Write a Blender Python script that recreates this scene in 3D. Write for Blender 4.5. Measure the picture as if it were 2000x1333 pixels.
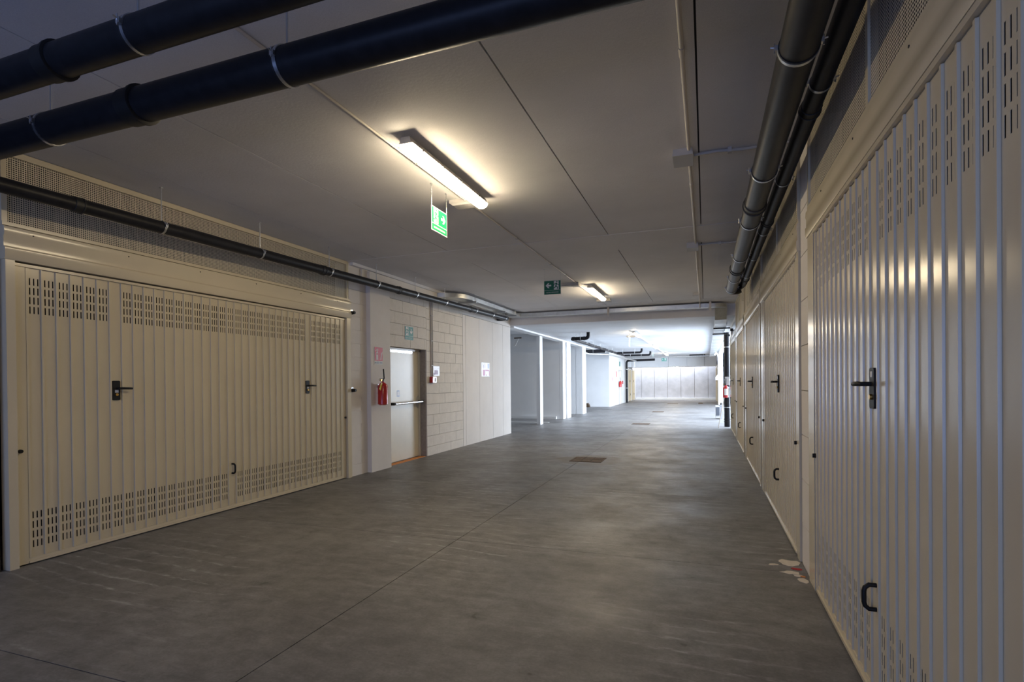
import bpy, bmesh, math, random
from mathutils import Vector, Matrix
random.seed(7)
for o in list(bpy.data.objects):
    bpy.data.objects.remove(o, do_unlink=True)
scene = bpy.context.scene
COL = scene.collection
R = math.radians
# ------------------------------------------------------------------ camera, world, lights, exposure
F, YAW, PIT, ROLL, SH = 1055.14, .3439, -.0065, -.0097, 86.97
cam = bpy.data.cameras.new('camera')
cam.sensor_fit = 'HORIZONTAL'; cam.sensor_width = 36
cam.lens = F / 2000 * 36
cam.shift_y = SH / 2000
cam.clip_start = .02; cam.clip_end = 300
co = bpy.data.objects.new('camera', cam); COL.objects.link(co)
fw = Vector((-math.sin(YAW), math.cos(YAW), 0)); rt = Vector((math.cos(YAW), math.sin(YAW), 0)); up = Vector((0, 0, 1))
f2 = fw * math.cos(PIT) + up * math.sin(PIT); u2 = -fw * math.sin(PIT) + up * math.cos(PIT)
r3 = rt * math.cos(ROLL) + u2 * math.sin(ROLL); u3 = -rt * math.sin(ROLL) + u2 * math.cos(ROLL)
m = Matrix((r3, u3, -f2)).transposed().to_4x4(); m.translation = (0, 0, 1.5)
co.matrix_world = m
scene.camera = co
scene.view_settings.view_transform = 'Standard'; scene.view_settings.look = 'None'
scene.view_settings.exposure = 0.17; scene.view_settings.gamma = 1; scene.view_settings.use_curve_mapping = False
w = bpy.data.worlds.new('sky'); scene.world = w; w.use_nodes = True
bg = w.node_tree.nodes['Background']
bg.inputs[0].default_value = (.50, .66, 1.0, 1); bg.inputs[1].default_value = 1.0

def area(name, loc, rot, sx, sy, power, col):
    l = bpy.data.lights.new(name, 'AREA'); l.shape = 'RECTANGLE'; l.size = sx; l.size_y = sy
    l.energy = power; l.color = col
    o = bpy.data.objects.new(name, l); COL.objects.link(o); o.location = loc; o.rotation_euler = rot
    return o
# daylight coming in at the open bay on the right (faces -X, bounced up from the sunlit ramp)
area('daylight_ramp_bounce', (4.2, 26.0, .9), (0, R(90 + 12), 0), 1.8, 15.0, 1150, (.72, .84, 1.0))
# sky light through the same open bay, falling onto the floor
area('daylight_side_sky', (3.4, 25.0, 2.9), (0, R(90 - 22), 0), 2.2, 14.0, 2200, (.74, .85, 1.0))
# daylight falling down the light well before the end wall
area('daylight_light_well', (-2.6, 43.2, 3.6), (R(12), 0, 0), 5.6, 1.1, 260, (.86, .91, 1.0))
# daylight from the entrance behind the camera
area('daylight_entrance', (-2.2, -4.6, 1.4), (R(114), 0, 0), 6.0, 2.2, 95, (.28, .42, 1.0))

# ------------------------------------------------------------------ materials
def nd(nt, t, **k):
    n = nt.nodes.new(t)
    for a, b in k.items(): setattr(n, a, b)
    return n
def mat(name, col, rough=.5, metal=0.0, var=0.0, vscale=3.0, bump=0.0, bscale=60.0, speck=0.0, spec=.5, coat=0.0, rvar=0.0):
    m = bpy.data.materials.new(name); m.use_nodes = True; nt = m.node_tree
    b = nt.nodes['Principled BSDF']
    b.inputs['Base Color'].default_value = (*col, 1); b.inputs['Roughness'].default_value = rough
    b.inputs['Metallic'].default_value = metal; b.inputs['Specular IOR Level'].default_value = spec
    b.inputs['Coat Weight'].default_value = coat; b.inputs['Coat Roughness'].default_value = .12
    tc = nd(nt, 'ShaderNodeTexCoord'); geo = nd(nt, 'ShaderNodeNewGeometry')
    src = geo.outputs['Position']
    cur = None
    if var:
        n = nd(nt, 'ShaderNodeTexNoise'); n.inputs['Scale'].default_value = vscale; n.inputs['Detail'].default_value = 7; n.inputs['Roughness'].default_value = .62
        nt.links.new(src, n.inputs['Vector'])
        r = nd(nt, 'ShaderNodeValToRGB'); r.color_ramp.elements[0].position = .3; r.color_ramp.elements[1].position = .7
        r.color_ramp.elements[0].color = (*[c * (1 - var) for c in col], 1); r.color_ramp.elements[1].color = (*[min(1, c * (1 + var)) for c in col], 1)
        nt.links.new(n.outputs['Fac'], r.inputs['Fac']); cur = r.outputs['Color']
        nt.links.new(cur, b.inputs['Base Color'])
        if rvar:
            mr = nd(nt, 'ShaderNodeMapRange'); mr.inputs[1].default_value = .3; mr.inputs[2].default_value = .7
            mr.inputs[3].default_value = rough - rvar; mr.inputs[4].default_value = rough + rvar
            nt.links.new(n.outputs['Fac'], mr.inputs[0]); nt.links.new(mr.outputs[0], b.inputs['Roughness'])
    if speck:
        n2 = nd(nt, 'ShaderNodeTexNoise'); n2.inputs['Scale'].default_value = 140; n2.inputs['Detail'].default_value = 3
        nt.links.new(src, n2.inputs['Vector'])
        mx = nd(nt, 'ShaderNodeMix', data_type='RGBA', blend_type='MULTIPLY'); mx.inputs['Factor'].default_value = speck
        rr = nd(nt, 'ShaderNodeValToRGB'); rr.color_ramp.elements[0].position = .35; rr.color_ramp.elements[1].position = .65
        rr.color_ramp.elements[0].color = (.55, .55, .55, 1); rr.color_ramp.elements[1].color = (1.0, 1.0, 1.0, 1)
        nt.links.new(n2.outputs['Fac'], rr.inputs['Fac'])
        if cur is not None: nt.links.new(cur, mx.inputs['A'])
        else: mx.inputs['A'].default_value = (*col, 1)
        nt.links.new(rr.outputs['Color'], mx.inputs['B']); nt.links.new(mx.outputs['Result'], b.inputs['Base Color'])
    if bump:
        n3 = nd(nt, 'ShaderNodeTexNoise'); n3.inputs['Scale'].default_value = bscale; n3.inputs['Detail'].default_value = 4
        nt.links.new(src, n3.inputs['Vector'])
        bp = nd(nt, 'ShaderNodeBump'); bp.inputs['Strength'].default_value = bump; bp.inputs['Distance'].default_value = .01
        nt.links.new(n3.outputs['Fac'], bp.inputs['Height']); nt.links.new(bp.outputs['Normal'], b.inputs['Normal'])
    return m
def emit(name, col, s):
    m = bpy.data.materials.new(name); m.use_nodes = True; nt = m.node_tree
    b = nt.nodes['Principled BSDF']; b.inputs['Base Color'].default_value = (.8, .8, .8, 1)
    b.inputs['Emission Color'].default_value = (*col, 1); b.inputs['Emission Strength'].default_value = s
    return m
M = {}
M['cream'] = mat('cream_lacquer', (.66, .58, .42), .19, var=.03, vscale=2, spec=.5)
M['cream_mesh'] = mat('cream_perforated_sheet', (.62, .56, .44), .5)
M['dark'] = mat('shade_black_interior', (.03, .033, .04), .9)  # near-black colour stands for the shade in unlit interiors and openings
M['block'] = mat('painted_block', (.77, .725, .665), .85, var=.06, vscale=5, bump=.35, bscale=90, speck=.3)
M['mortar'] = mat('grey_mortar', (.36, .32, .28), .95, var=.15, vscale=20)
M['wallwhite'] = mat('white_painted_concrete', (.74, .70, .66), .8, var=.04, vscale=2, bump=.15, bscale=50)
M['wallcool'] = mat('white_plaster', (.78, .79, .80), .8, var=.03, vscale=1.5, bump=.1)
M['ceiling'] = mat('grey_concrete_soffit', (.74, .735, .76), .75, var=.06, vscale=1.2, bump=.12, bscale=40, speck=.2)
M['ceilingb'] = mat('pale_concrete_soffit', (.77, .79, .82), .6, var=.06, vscale=1.2, bump=.1, bscale=40)
M['joint'] = mat('dark_joint', (.05, .05, .05), .95)
M['pipe'] = mat('black_drain_pipe', (.016, .016, .019), .42, var=.25, vscale=14, spec=.2)
M['rubber'] = mat('black_rubber_ring', (.008, .008, .009), .55)
M['zinc'] = mat('zinc_clamp', (.62, .64, .66), .32, 1.0)
M['galv'] = mat('galvanised_sheet', (.66, .68, .68), .36, .9, var=.12, vscale=9, rvar=.08)
M['conduit'] = mat('pale_grey_conduit', (.62, .58, .54), .45)
M['boxgrey'] = mat('grey_plastic_box', (.48, .47, .46), .5)
M['lamp_body'] = mat('pale_grey_lamp_housing', (.55, .53, .50), .45)
M['diff'] = emit('lit_diffuser', (1.0, .81, .53), 70.0)
M['diff2'] = emit('lit_diffuser_far', (1.0, .86, .66), 11.0)
M['black'] = mat('black_plastic', (.012, .012, .012), .5, spec=.25)
M['brass'] = mat('brass_lock_cylinder', (.75, .48, .15), .3, 1.0)
M['chrome'] = mat('satin_aluminium', (.75, .76, .78), .25, .85)
M['red'] = mat('red_lacquer', (.48, .012, .014), .3, coat=.5)
M['signred'] = mat('sign_red', (.55, .03, .06), .5)
M['signgreen'] = mat('sign_green', (.0, .20, .075), .7, spec=.15)
M['signgreen2'] = mat('sign_dark_green', (.004, .14, .075), .4)
M['signteal'] = mat('sign_teal_green', (.01, .20, .17), .5)
M['signwhite'] = mat('sign_white', (.76, .76, .75), .6, spec=.25)
M['paper'] = mat('white_paper', (.80, .80, .86), .35)
M['ink_violet'] = mat('violet_print', (.50, .42, .62), .5)
M['ink_pink'] = mat('pink_print', (.62, .28, .46), .5)
M['ink_blue'] = mat('pale_blue_print', (.45, .55, .82), .5)
M['ink_grey'] = mat('grey_print', (.25, .27, .3), .5)
M['yellow'] = mat('yellow_tag', (.65, .55, .02), .45)
M['rust'] = mat('rusty_grate', (.085, .052, .028), .8, var=.45, vscale=25, bump=.3)
M['plaster'] = mat('spilt_plaster', (.66, .60, .52), .9, var=.08, vscale=20)
M['darkred'] = mat('dark_red_paint_spot', (.45, .01, .015), .5)
M['orange'] = mat('orange_sealant', (.65, .24, .05), .6)
M['door'] = mat('satin_fire_door', (.70, .65, .53), .34, var=.04, vscale=3, bump=.05, bscale=20)
M['concreteend'] = mat('bare_concrete_panels', (.46, .46, .48), .7, var=.12, vscale=2.2, bump=.1, speck=.2)
M['wood'] = mat('pale_broomstick_wood', (.55, .48, .40), .6)
M['greycover'] = mat('dark_grey_cover', (.08, .09, .11), .5)

# floor : power-floated concrete with clouding, dusty scuffs and damp stain round the drains
def floor_mat():
    m = bpy.data.materials.new('power_floated_concrete'); m.use_nodes = True; nt = m.node_tree; L = nt.links
    b = nt.nodes['Principled BSDF']; geo = nd(nt, 'ShaderNodeNewGeometry'); P = geo.outputs['Position']
    def noise(sc, det, vec=P, dist=0, rough=.6):
        n = nd(nt, 'ShaderNodeTexNoise'); n.inputs['Scale'].default_value = sc; n.inputs['Detail'].default_value = det
        n.inputs['Distortion'].default_value = dist; n.inputs['Roughness'].default_value = rough; L.new(vec, n.inputs['Vector']); return n.outputs['Fac']
    def ramp(f, p0, c0, p1, c1):
        r = nd(nt, 'ShaderNodeValToRGB'); e = r.color_ramp.elements
        e[0].position = p0; e[1].position = p1; e[0].color = (*c0, 1); e[1].color = (*c1, 1); L.new(f, r.inputs['Fac']); return r.outputs['Color']
    def mix(fac, a, bb, bt='MIX'):
        x = nd(nt, 'ShaderNodeMix', data_type='RGBA', blend_type=bt)
        if hasattr(fac, 'default_value') or not isinstance(fac, (int, float)): L.new(fac, x.inputs['Factor'])
        else: x.inputs['Factor'].default_value = fac
        for s, v in (('A', a), ('B', bb)):
            if isinstance(v, tuple): x.inputs[s].default_value = (*v, 1)
            else: L.new(v, x.inputs[s])
        return x.outputs['Result']
    base = ramp(noise(.75, 9, rough=.68), .33, (.150, .146, .143), .66, (.225, .220, .216))
    mp = nd(nt, 'ShaderNodeMapping'); mp.inputs['Scale'].default_value = (1.0, 3.4, 1); mp.inputs['Rotation'].default_value = (0, 0, R(24)); L.new(P, mp.inputs['Vector'])
    base = mix(.55, base, ramp(noise(1.6, 8, mp.outputs[0], 1.2, .7), .36, (.62, .62, .63), .66, (1.15, 1.15, 1.16)), 'MULTIPLY')
    base = mix(.8, base, ramp(noise(5.5, 9, rough=.78), .36, (.72, .72, .725), .64, (1.26, 1.26, 1.26)), 'MULTIPLY')
    base = mix(.5, base, ramp(noise(60, 4), .35, (.8, .8, .8), .65, (1.15, 1.15, 1.15)), 'MULTIPLY')
    # pale trowel and tyre scuffs : thin bands of a distorted wave, gated by a large noise
    wv = nd(nt, 'ShaderNodeTexWave'); wv.wave_type = 'RINGS'; wv.inputs['Scale'].default_value = 1.9; wv.inputs['Distortion'].default_value = 9; wv.inputs['Detail'].default_value = 3; wv.inputs['Detail Scale'].default_value = .35
    mp2 = nd(nt, 'ShaderNodeMapping'); mp2.inputs['Location'].default_value = (1.2, -6.5, 0); L.new(P, mp2.inputs['Vector']); L.new(mp2.outputs[0], wv.inputs['Vector'])
    line = ramp(wv.outputs['Fac'], .80, (0, 0, 0), 1.0, (1, 1, 1))
    gate = ramp(noise(.55, 3), .47, (0, 0, 0), .62, (1, 1, 1))
    fine = ramp(noise(9, 6, mp.outputs[0]), .45, (0, 0, 0), .7, (1, 1, 1))
    sc = mix(1.0, mix(1.0, line, gate, 'MULTIPLY'), fine, 'MULTIPLY')
    base = mix(sc, base, (.44, .44, .45))
    # small dark spots
    sp = ramp(noise(5.5, 2), .24, (1, 1, 1), .27, (0, 0, 0))
    base = mix(sp, base, (.085, .08, .077))
    # brown damp stain round the near drain (fixed in place)
    sub = nd(nt, 'ShaderNodeVectorMath', operation='SUBTRACT'); sub.inputs[1].default_value = (-2.1, 10.15, 0); L.new(P, sub.inputs[0])
    scl = nd(nt, 'ShaderNodeVectorMath', operation='MULTIPLY'); scl.inputs[1].default_value = (1.0, .85, 0); L.new(sub.outputs[0], scl.inputs[0])
    ln = nd(nt, 'ShaderNodeVectorMath', operation='LENGTH'); L.new(scl.outputs[0], ln.inputs[0])
    ad = nd(nt, 'ShaderNodeMath', operation='ADD'); L.new(ln.outputs['Value'], ad.inputs[0])
    nm = nd(nt, 'ShaderNodeMath', operation='MULTIPLY'); L.new(noise(1.4, 4), nm.inputs[0]); nm.inputs[1].default_value = .7; L.new(nm.outputs[0], ad.inputs[1])
    st = ramp(ad.outputs[0], .85, (.8, .8, .8), 1.15, (0, 0, 0))
    base = mix(st, base, (.125, .098, .064))
    L.new(base, b.inputs['Base Color'])
    rr = nd(nt, 'ShaderNodeMapRange'); rr.inputs[1].default_value = .3; rr.inputs[2].default_value = .7; rr.inputs[3].default_value = .38; rr.inputs[4].default_value = .60; b.inputs['Specular IOR Level'].default_value = .36
    L.new(noise(1.3, 6), rr.inputs[0]); L.new(rr.outputs[0], b.inputs['Roughness'])
    bp = nd(nt, 'ShaderNodeBump'); bp.inputs['Strength'].default_value = .06; bp.inputs['Distance'].default_value = .01
    L.new(noise(24, 5), bp.inputs['Height']); L.new(bp.outputs['Normal'], b.inputs['Normal'])
    return m
M['floor'] = floor_mat()

# ------------------------------------------------------------------ mesh helpers
class MB:
    def __init__(s, T=None): s.v = []; s.f = []; s.T = T or (lambda p: p)
    def add(s, vs, fs):
        k = len(s.v); s.v += [tuple(s.T(p)) for p in vs]; s.f += [tuple(i + k for i in f) for f in fs]; return s
    def box(s, x0, x1, y0, y1, z0, z1):
        return s.add([(x0, y0, z0), (x1, y0, z0), (x1, y1, z0), (x0, y1, z0), (x0, y0, z1), (x1, y0, z1), (x1, y1, z1), (x0, y1, z1)],
                     [(0, 3, 2, 1), (4, 5, 6, 7), (0, 1, 5, 4), (1, 2, 6, 5), (2, 3, 7, 6), (3, 0, 4, 7)])
    def quad(s, a, b, c, d): return s.add([a, b, c, d], [(0, 1, 2, 3)])
    def tube(s, path, r, n=16, cap=True):
        path = [Vector(p) for p in path]; rs = r if isinstance(r, (list, tuple)) else [r] * len(path)
        vs = []; fs = []; prev = None
        for i, p in enumerate(path):
            a = path[max(0, i - 1)]; b = path[min(len(path) - 1, i + 1)]; d = (b - a).normalized()
            if prev is None:
                q = Vector((0, 0, 1)) if abs(d.z) < .9 else Vector((1, 0, 0)); e1 = d.cross(q).normalized()
            else: e1 = (prev - d * prev.dot(d)).normalized()
            prev = e1; e2 = d.cross(e1)
            for k in range(n):
                t = 2 * math.pi * k / n; vs.append(p + (e1 * math.cos(t) + e2 * math.sin(t)) * rs[i])
        for i in range(len(path) - 1):
            for k in range(n):
                fs.append((i * n + k, i * n + (k + 1) % n, (i + 1) * n + (k + 1) % n, (i + 1) * n + k))
        if cap: fs.append(tuple(range(n - 1, -1, -1))); fs.append(tuple((len(path) - 1) * n + k for k in range(n)))
        return s.add(vs, fs)
    def ring(s, c, d, r0, r1, w, n=24):   # flat band round a pipe
        c = Vector(c); d = Vector(d).normalized()
        a = c - d * w / 2; b = c + d * w / 2
        q = Vector((0, 0, 1)) if abs(d.z) < .9 else Vector((1, 0, 0)); e1 = d.cross(q).normalized(); e2 = d.cross(e1)
        vs = []
        for p, rr in ((a, r0), (a, r1), (b, r1), (b, r0)):
            for k in range(n):
                t = 2 * math.pi * k / n; vs.append(p + (e1 * math.cos(t) + e2 * math.sin(t)) * rr)
        fs = []
        for j in range(4):
            for k in range(n):
                j2 = (j + 1) % 4; fs.append((j * n + k, j * n + (k + 1) % n, j2 * n + (k + 1) % n, j2 * n + k))
        return s.add(vs, fs)
    def prism(s, poly, fn, d0, d1):     # polygon in (u,v) extruded from depth d0 to d1 ; fn(u,v,d)->xyz
        n = len(poly); vs = [fn(u, v, d0) for u, v in poly] + [fn(u, v, d1) for u, v in poly]
        return s.add(vs, [tuple(range(n - 1, -1, -1)), tuple(range(n, 2 * n))] + [(i, (i + 1) % n, n + (i + 1) % n, n + i) for i in range(n)])
    def mesh(s, name, m, smooth=None, off=None, fix=True):
        me = bpy.data.meshes.new(name)
        vs = s.v if off is None else [(x - off[0], y - off[1], z - off[2]) for x, y, z in s.v]
        me.from_pydata(vs, [], s.f); me.update()
        if fix:
            b = bmesh.new(); b.from_mesh(me); bmesh.ops.recalc_face_normals(b, faces=b.faces); b.to_mesh(me); b.free()
        me.materials.append(m)
        if smooth:
            me.polygons.foreach_set('use_smooth', [True] * len(me.polygons)); me.set_sharp_from_angle(angle=R(smooth))
        return me
    def build(s, name, m, parent=None, smooth=None, fix=True):
        off = parent_world(parent)
        o = bpy.data.objects.new(name, s.mesh(name, m, smooth, off, fix)); COL.objects.link(o)
        if parent: o.parent = parent
        return o
def parent_world(p):
    v = Vector((0, 0, 0))
    while p: v += p.location; p = p.parent
    return v
def tag(o, label=None, cat=None, group=None, kind=None):
    if label: o['label'] = label
    if cat: o['category'] = cat
    if group: o['group'] = group
    if kind: o['kind'] = kind
    return o
def thing(name, loc, label, cat, group=None, rz=0):
    o = bpy.data.objects.new(name, None); o.empty_display_size = .1; COL.objects.link(o)
    o.location = loc; o.rotation_euler.z = rz
    return tag(o, label, cat, group)
def inst(name, me, parent, loc):
    o = bpy.data.objects.new(name, me); COL.objects.link(o); o.parent = parent; o.location = loc; return o
def copy_tree(o, parent=None):
    c = o.copy(); COL.objects.link(c); c.parent = parent
    for ch in [x for x in bpy.data.objects if x.parent == o]: copy_tree(ch, c)
    return c
def arc(c, r, a0, a1, n, fn):   # arc points, fn(u,v)->xyz
    return [fn(c[0] + r * math.cos(a0 + (a1 - a0) * i / n), c[1] + r * math.sin(a0 + (a1 - a0) * i / n)) for i in range(n + 1)]

XL, XR, ZC, ZB = -5.38, .735, 3.45, 3.15
XW = -5.36                                   # painted left wall plane
# ------------------------------------------------------------------ setting
def struct(name, label=None, loc=(0, 0, 0)):
    o = bpy.data.objects.new(name, None); o.empty_display_size = .1; COL.objects.link(o); o.location = loc
    o['kind'] = 'structure'
    if label: o['label'] = label
    return o
# floor slabs with sawn joints
fl = struct('floor', 'grey power-floated concrete floor with sawn joints')
MB().box(-9, 9, -8, 46, -.12, -.012).build('joint_bed', M['joint'], fl)
xs = [-9, -5.38, -2.24, .735, 1.6]; ys = [-8, 1.9, 4.66, 7.32, 10.9, 14.9, 18.9, 22.9, 26.9, 30.9, 34.9, 38.9, 46]
g = .0028
for i in range(len(xs) - 1):
    for j in range(len(ys) - 1):
        if j >= 5 and i == 0:
            pass
        MB().box(xs[i] + g, xs[i + 1] - g, ys[j] + g, ys[j + 1] - g, -.06, 0).build('floor_slab', M['floor'], fl)
ce = struct('ceiling', 'flat soffit of wide concrete planks with straight joints')
MB().box(-9, 1.6, -5, 14.85, ZC + .02, ZC + .3).build('backing', M['joint'], ce)  # dark colour also stands for shade on the garage ceilings behind the grilles
seams = [-5.40, -4.80, -3.58, -2.41, -1.205, -.04, .765]
for a, b in zip(seams[:-1], seams[1:]):
    for y0, y1 in ((-5, 7.22), (8.10, 13.75)):
        MB().box(a + .006, b - .006, y0, y1, ZC, ZC + .05).build('ceiling_panel', M['ceiling'], ce)
MB().box(-5.40, .765, 7.226, 8.094, ZC - .004, ZC + .05).build('ceiling_band', M['ceiling'], ce)
MB().box(-5.40, .765, 13.756, 14.85, ZC - .004, ZC + .05).build('ceiling_band', M['ceiling'], ce)
bm_ = MB().box(-5.62, .735, 14.87, 15.06, ZB, ZC + .1)
tag(bm_.build('trim_1', M['ceiling']), 'downstand beam where the ceiling steps down', kind='structure')
cb = struct('ceiling', 'lower pale soffit of the far part of the aisle')
MB().box(-5.6, 1.6, 15.06, 36.5, ZB + .03, ZB + .3).build('backing', M['joint'], cb)
y = 15.42; yy = [15.06]
while y < 36.4: yy.append(y); y += 1.2
yy.append(36.5)
for a, b in zip(yy[:-1], yy[1:]):
    MB().box(-5.32, .9, a + .006, b - .006, ZB, ZB + .05).build('ceiling_panel', M['ceilingb'], cb)
cc = MB().box(-9, 1.6, 36.5, 40.6, 3.35, 3.6)
tag(cc.build('ceiling', M['ceiling']), 'raised ceiling strip before the far lintel', kind='structure')
cd = MB().box(-9, 1.6, 39.3, 42.3, 2.5, 2.8)
tag(cd.build('ceiling', M['ceilingb']), 'low ceiling in front of the far end wall', kind='structure')
ct = MB().box(-9, -5.62, 14.85, 40, ZC, ZC + .3)
tag(ct.build('ceiling', M['ceilingb']), 'ceiling of the open bays on the left', kind='structure')
# lintel across the far end
lt = struct('trim_2', 'deep concrete lintel across the aisle before the end wall')
for a, b in ((-5.3, -4.9), (-4.9, -2.42), (-2.42, -.05), (-.05, .735)):
    MB().box(a + .01, b - .01, 39, 39.3, 2.46, 3.35).build('lintel_panel', M['wallcool'], lt)
MB().box(-5.3, .735, 39.03, 39.28, 2.47, 3.34).build('backing', M['joint'], lt)
# outer shell added to keep sky light out (seen through slots only)
MB().box(-9.3, -9, -8, 46, 0, 3.8).build('light_block_left', M['dark'])['kind'] = 'structure'  # unseen blocker on the left, shuts out world light
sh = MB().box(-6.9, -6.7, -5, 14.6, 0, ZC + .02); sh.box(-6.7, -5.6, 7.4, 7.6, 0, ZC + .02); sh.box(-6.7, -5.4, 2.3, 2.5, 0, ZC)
sh.box(-9, -5.6, -5.1, -4.9, 0, ZC)  # added rear closure, keeps daylight out of the left garages
tag(sh.build('wall_left_garages', M['dark']), 'inner walls of the left garages, coloured dark as shade', kind='structure')
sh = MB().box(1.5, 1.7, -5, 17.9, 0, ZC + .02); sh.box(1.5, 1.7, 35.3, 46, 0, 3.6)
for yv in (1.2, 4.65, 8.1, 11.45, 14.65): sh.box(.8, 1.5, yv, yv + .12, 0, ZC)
sh.box(.8, 1.7, -5.1, -4.9, 0, ZC)  # added end piece, stops daylight leaking in behind the right doors
tag(sh.build('wall_right_garages', M['dark']), 'inner walls of the right garages, coloured dark as shade', kind='structure')
# left wall ------------------------------------------------------
wl = struct('wall_left', 'painted block and concrete wall on the left')
MB().box(-5.62, -5.45, 2.45, 2.74, 0, ZC).build('pier', M['wallwhite'], wl)
MB().box(-5.55, XL - .002, 2.45, 2.70, 0, 3.45).build('pier_face', M['wallwhite'], wl)
MB().box(-5.62, -5.372, 7.27, 8.33, 0, ZC).build('mortar', M['wallwhite'], wl)
MB().box(-5.62, -5.385, 8.33, 9.80, 2.17, ZC).build('mortar', M['mortar'], wl)
MB().box(-5.62, -5.385, 9.80, 11.55, 0, ZC).build('mortar', M['mortar'], wl)
CP = .2185
def blocks(y0, y1, z0, z1, x=XW, d=.03, ln=.545, mt='block', nx=1, startrow=0):
    z = z0; row = startrow
    while z < z1 - .02:
        zt = min(z + CP, z1); yv = y0 - (ln / 2 if row % 2 else 0)
        while yv < y1 - .01:
            a = max(yv, y0); b = min(yv + ln, y1)
            if b - a > .04:
                j = random.uniform(-.0015, .0015); e = .003
                xs_ = (x - nx * d, x + nx * j) if nx > 0 else (x + nx * j, x - nx * d)
                o = MB().box(xs_[0], xs_[1], a + e, b - e, z + e, zt - e)
                o.build('block', M[mt], wl if nx > 0 else wr)
            yv += ln
        z = zt; row += 1
blocks(9.80, 11.55, -.035 + .0, 3.25)
blocks(8.35, 9.80, 2.17, 3.25, startrow=1)
blocks(7.27, 7.74, -.035, ZC, x=-5.365, mt='wallwhite', ln=.6)
MB().box(-5.62, -5.285, 7.74, 8.34, 0, 3.38).build('pillar', M['wallwhite'], wl)
MB().box(-5.62, -5.34, 7.6, 11.6, 3.26, 3.44).build('top_beam', M['wallwhite'], wl)
MB().box(-5.37, -5.30, 7.3, 14.8, 3.40, ZC).build('top_ledge', M['ceiling'], wl)
# door reveal
MB().box(-5.62, -5.56, 8.34, 9.84, 0, 2.2).build('reveal_back', M['wallwhite'], wl)
# smooth concrete panels to the corner
MB().box(-5.62, -5.39, 11.55, 14.80, 0, ZC).build('joint', M['mortar'], wl)
pj_ = [11.56, 11.72, 12.54, 13.44, 14.22, 14.86]
for a, b in zip(pj_[:-1], pj_[1:]):
    MB().box(-5.60, XW, a + .005, b - .005, -.01, 3.1).build('wall_panel', M['wallwhite'], wl)
MB().box(-5.60, XW, 11.56, 14.86, 3.108, 3.44).build('wall_panel', M['wallwhite'], wl)
# bays beyond the corner -----------------------------------------
eb = MB().box(-5.60, -5.32, 15.07, 30.8, 3.10, 3.44)
tag(eb.build('trim_3', M['wallcool']), 'white edge beam above the left bays', kind='structure')
rc = struct('wall_bays', 'white walls of the open bays on the left')
MB().box(-9, -5.505, 21.0, 21.2, 0, ZC).build('bay_wall', M['wallcool'], rc)
MB().box(-9, -5.61, 24.4, 24.6, 0, ZC).build('bay_wall', M['wallcool'], rc)
MB().box(-9, -5.25, 31.4, 31.6, 0, ZC).build('bay_wall', M['wallcool'], rc)
MB().box(-9, -5.62, 14.6, 14.84, 0, ZC).build('bay_wall', M['wallcool'], rc)
MB().box(-5.45, -5.25, 31.6, 39.6, 0, 3.3).build('aisle_wall', M['wallcool'], rc)
MB().box(-8.98, -5.61, 20.86, 20.99, 0, .10).build('kerb', M['wallcool'], rc)
MB().box(-8.98, -5.4, 19.0, 19.1, 0, .012).build('white_floor_line', M['signwhite'], rc)
def post(x0, x1, y0, y1, label, extra=None):
    o = MB().box(x0, x1, y0, y1, 0, 3.10)
    if extra: o.box(*extra)
    tag(o.build('concrete_post', M['wallcool']), label, 'post', None)
post(-5.56, -5.43, 18.07, 18.40, 'slim white concrete post standing alone nearest in the left bays')
post(-5.50, -5.355, 21.0, 21.44, 'thick white post at end of the first bay wall', (-5.50, -5.30, 21.48, 22.1, 0, 3.10))
post(-5.62, -5.30, 24.4, 25.15, 'farthest white post at end of the second bay wall')
# right wall ------------------------------------------------------
wr = struct('wall_right', 'painted block strips between the right garage doors')
MB().box(.76, .95, 4.54, 4.95, 0, ZC).build('mortar', M['mortar'], wr)
z = -.03; k = 0
while z < ZC:
    zt = min(z + .36, ZC)
    MB().box(.737, .78, 4.545, 4.945, z + .002, zt - .004).build('block', M['wallwhite'], wr); z = zt; k += 1
MB().box(.74, .95, 17.72, 18.0, 0, ZC).build('wall_edge', M['wallwhite'], wr)
MB().box(.74, .95, 14.5, 14.98, 2.72, ZC).build('pier_head', M['wallwhite'], wr)
MB().box(.735, .95, 35.0, 36.2, 0, 3.35).build('far_pier', M['wallwhite'], wr)
MB().box(.735, .95, 14.95, 36, 3.02, ZC).build('edge_beam', M['wallcool'], wr)
# end wall --------------------------------------------------------
we = struct('wall_end', 'pale bare concrete end wall of tall panels lit from above')
MB().box(-9, 1.7, 44.05, 44.3, -.1, 5).build('joint', M['mortar'], we)
xv = -5.8
while xv < 1.6:
    MB().box(xv + .012, xv + 1.0 - .012, 44.0, 44.1, .0, 4.2).build('wall_panel', M['concreteend'], we); xv += 1.0
MB().box(-5.2, .72, 43.6, 44.0, 0, .13).build('kerb', M['wallcool'], we)
MB().box(-5.4, -5.28, 42.2, 44, 0, 4.2).build('white_side', M['wallcool'], we)

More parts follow.
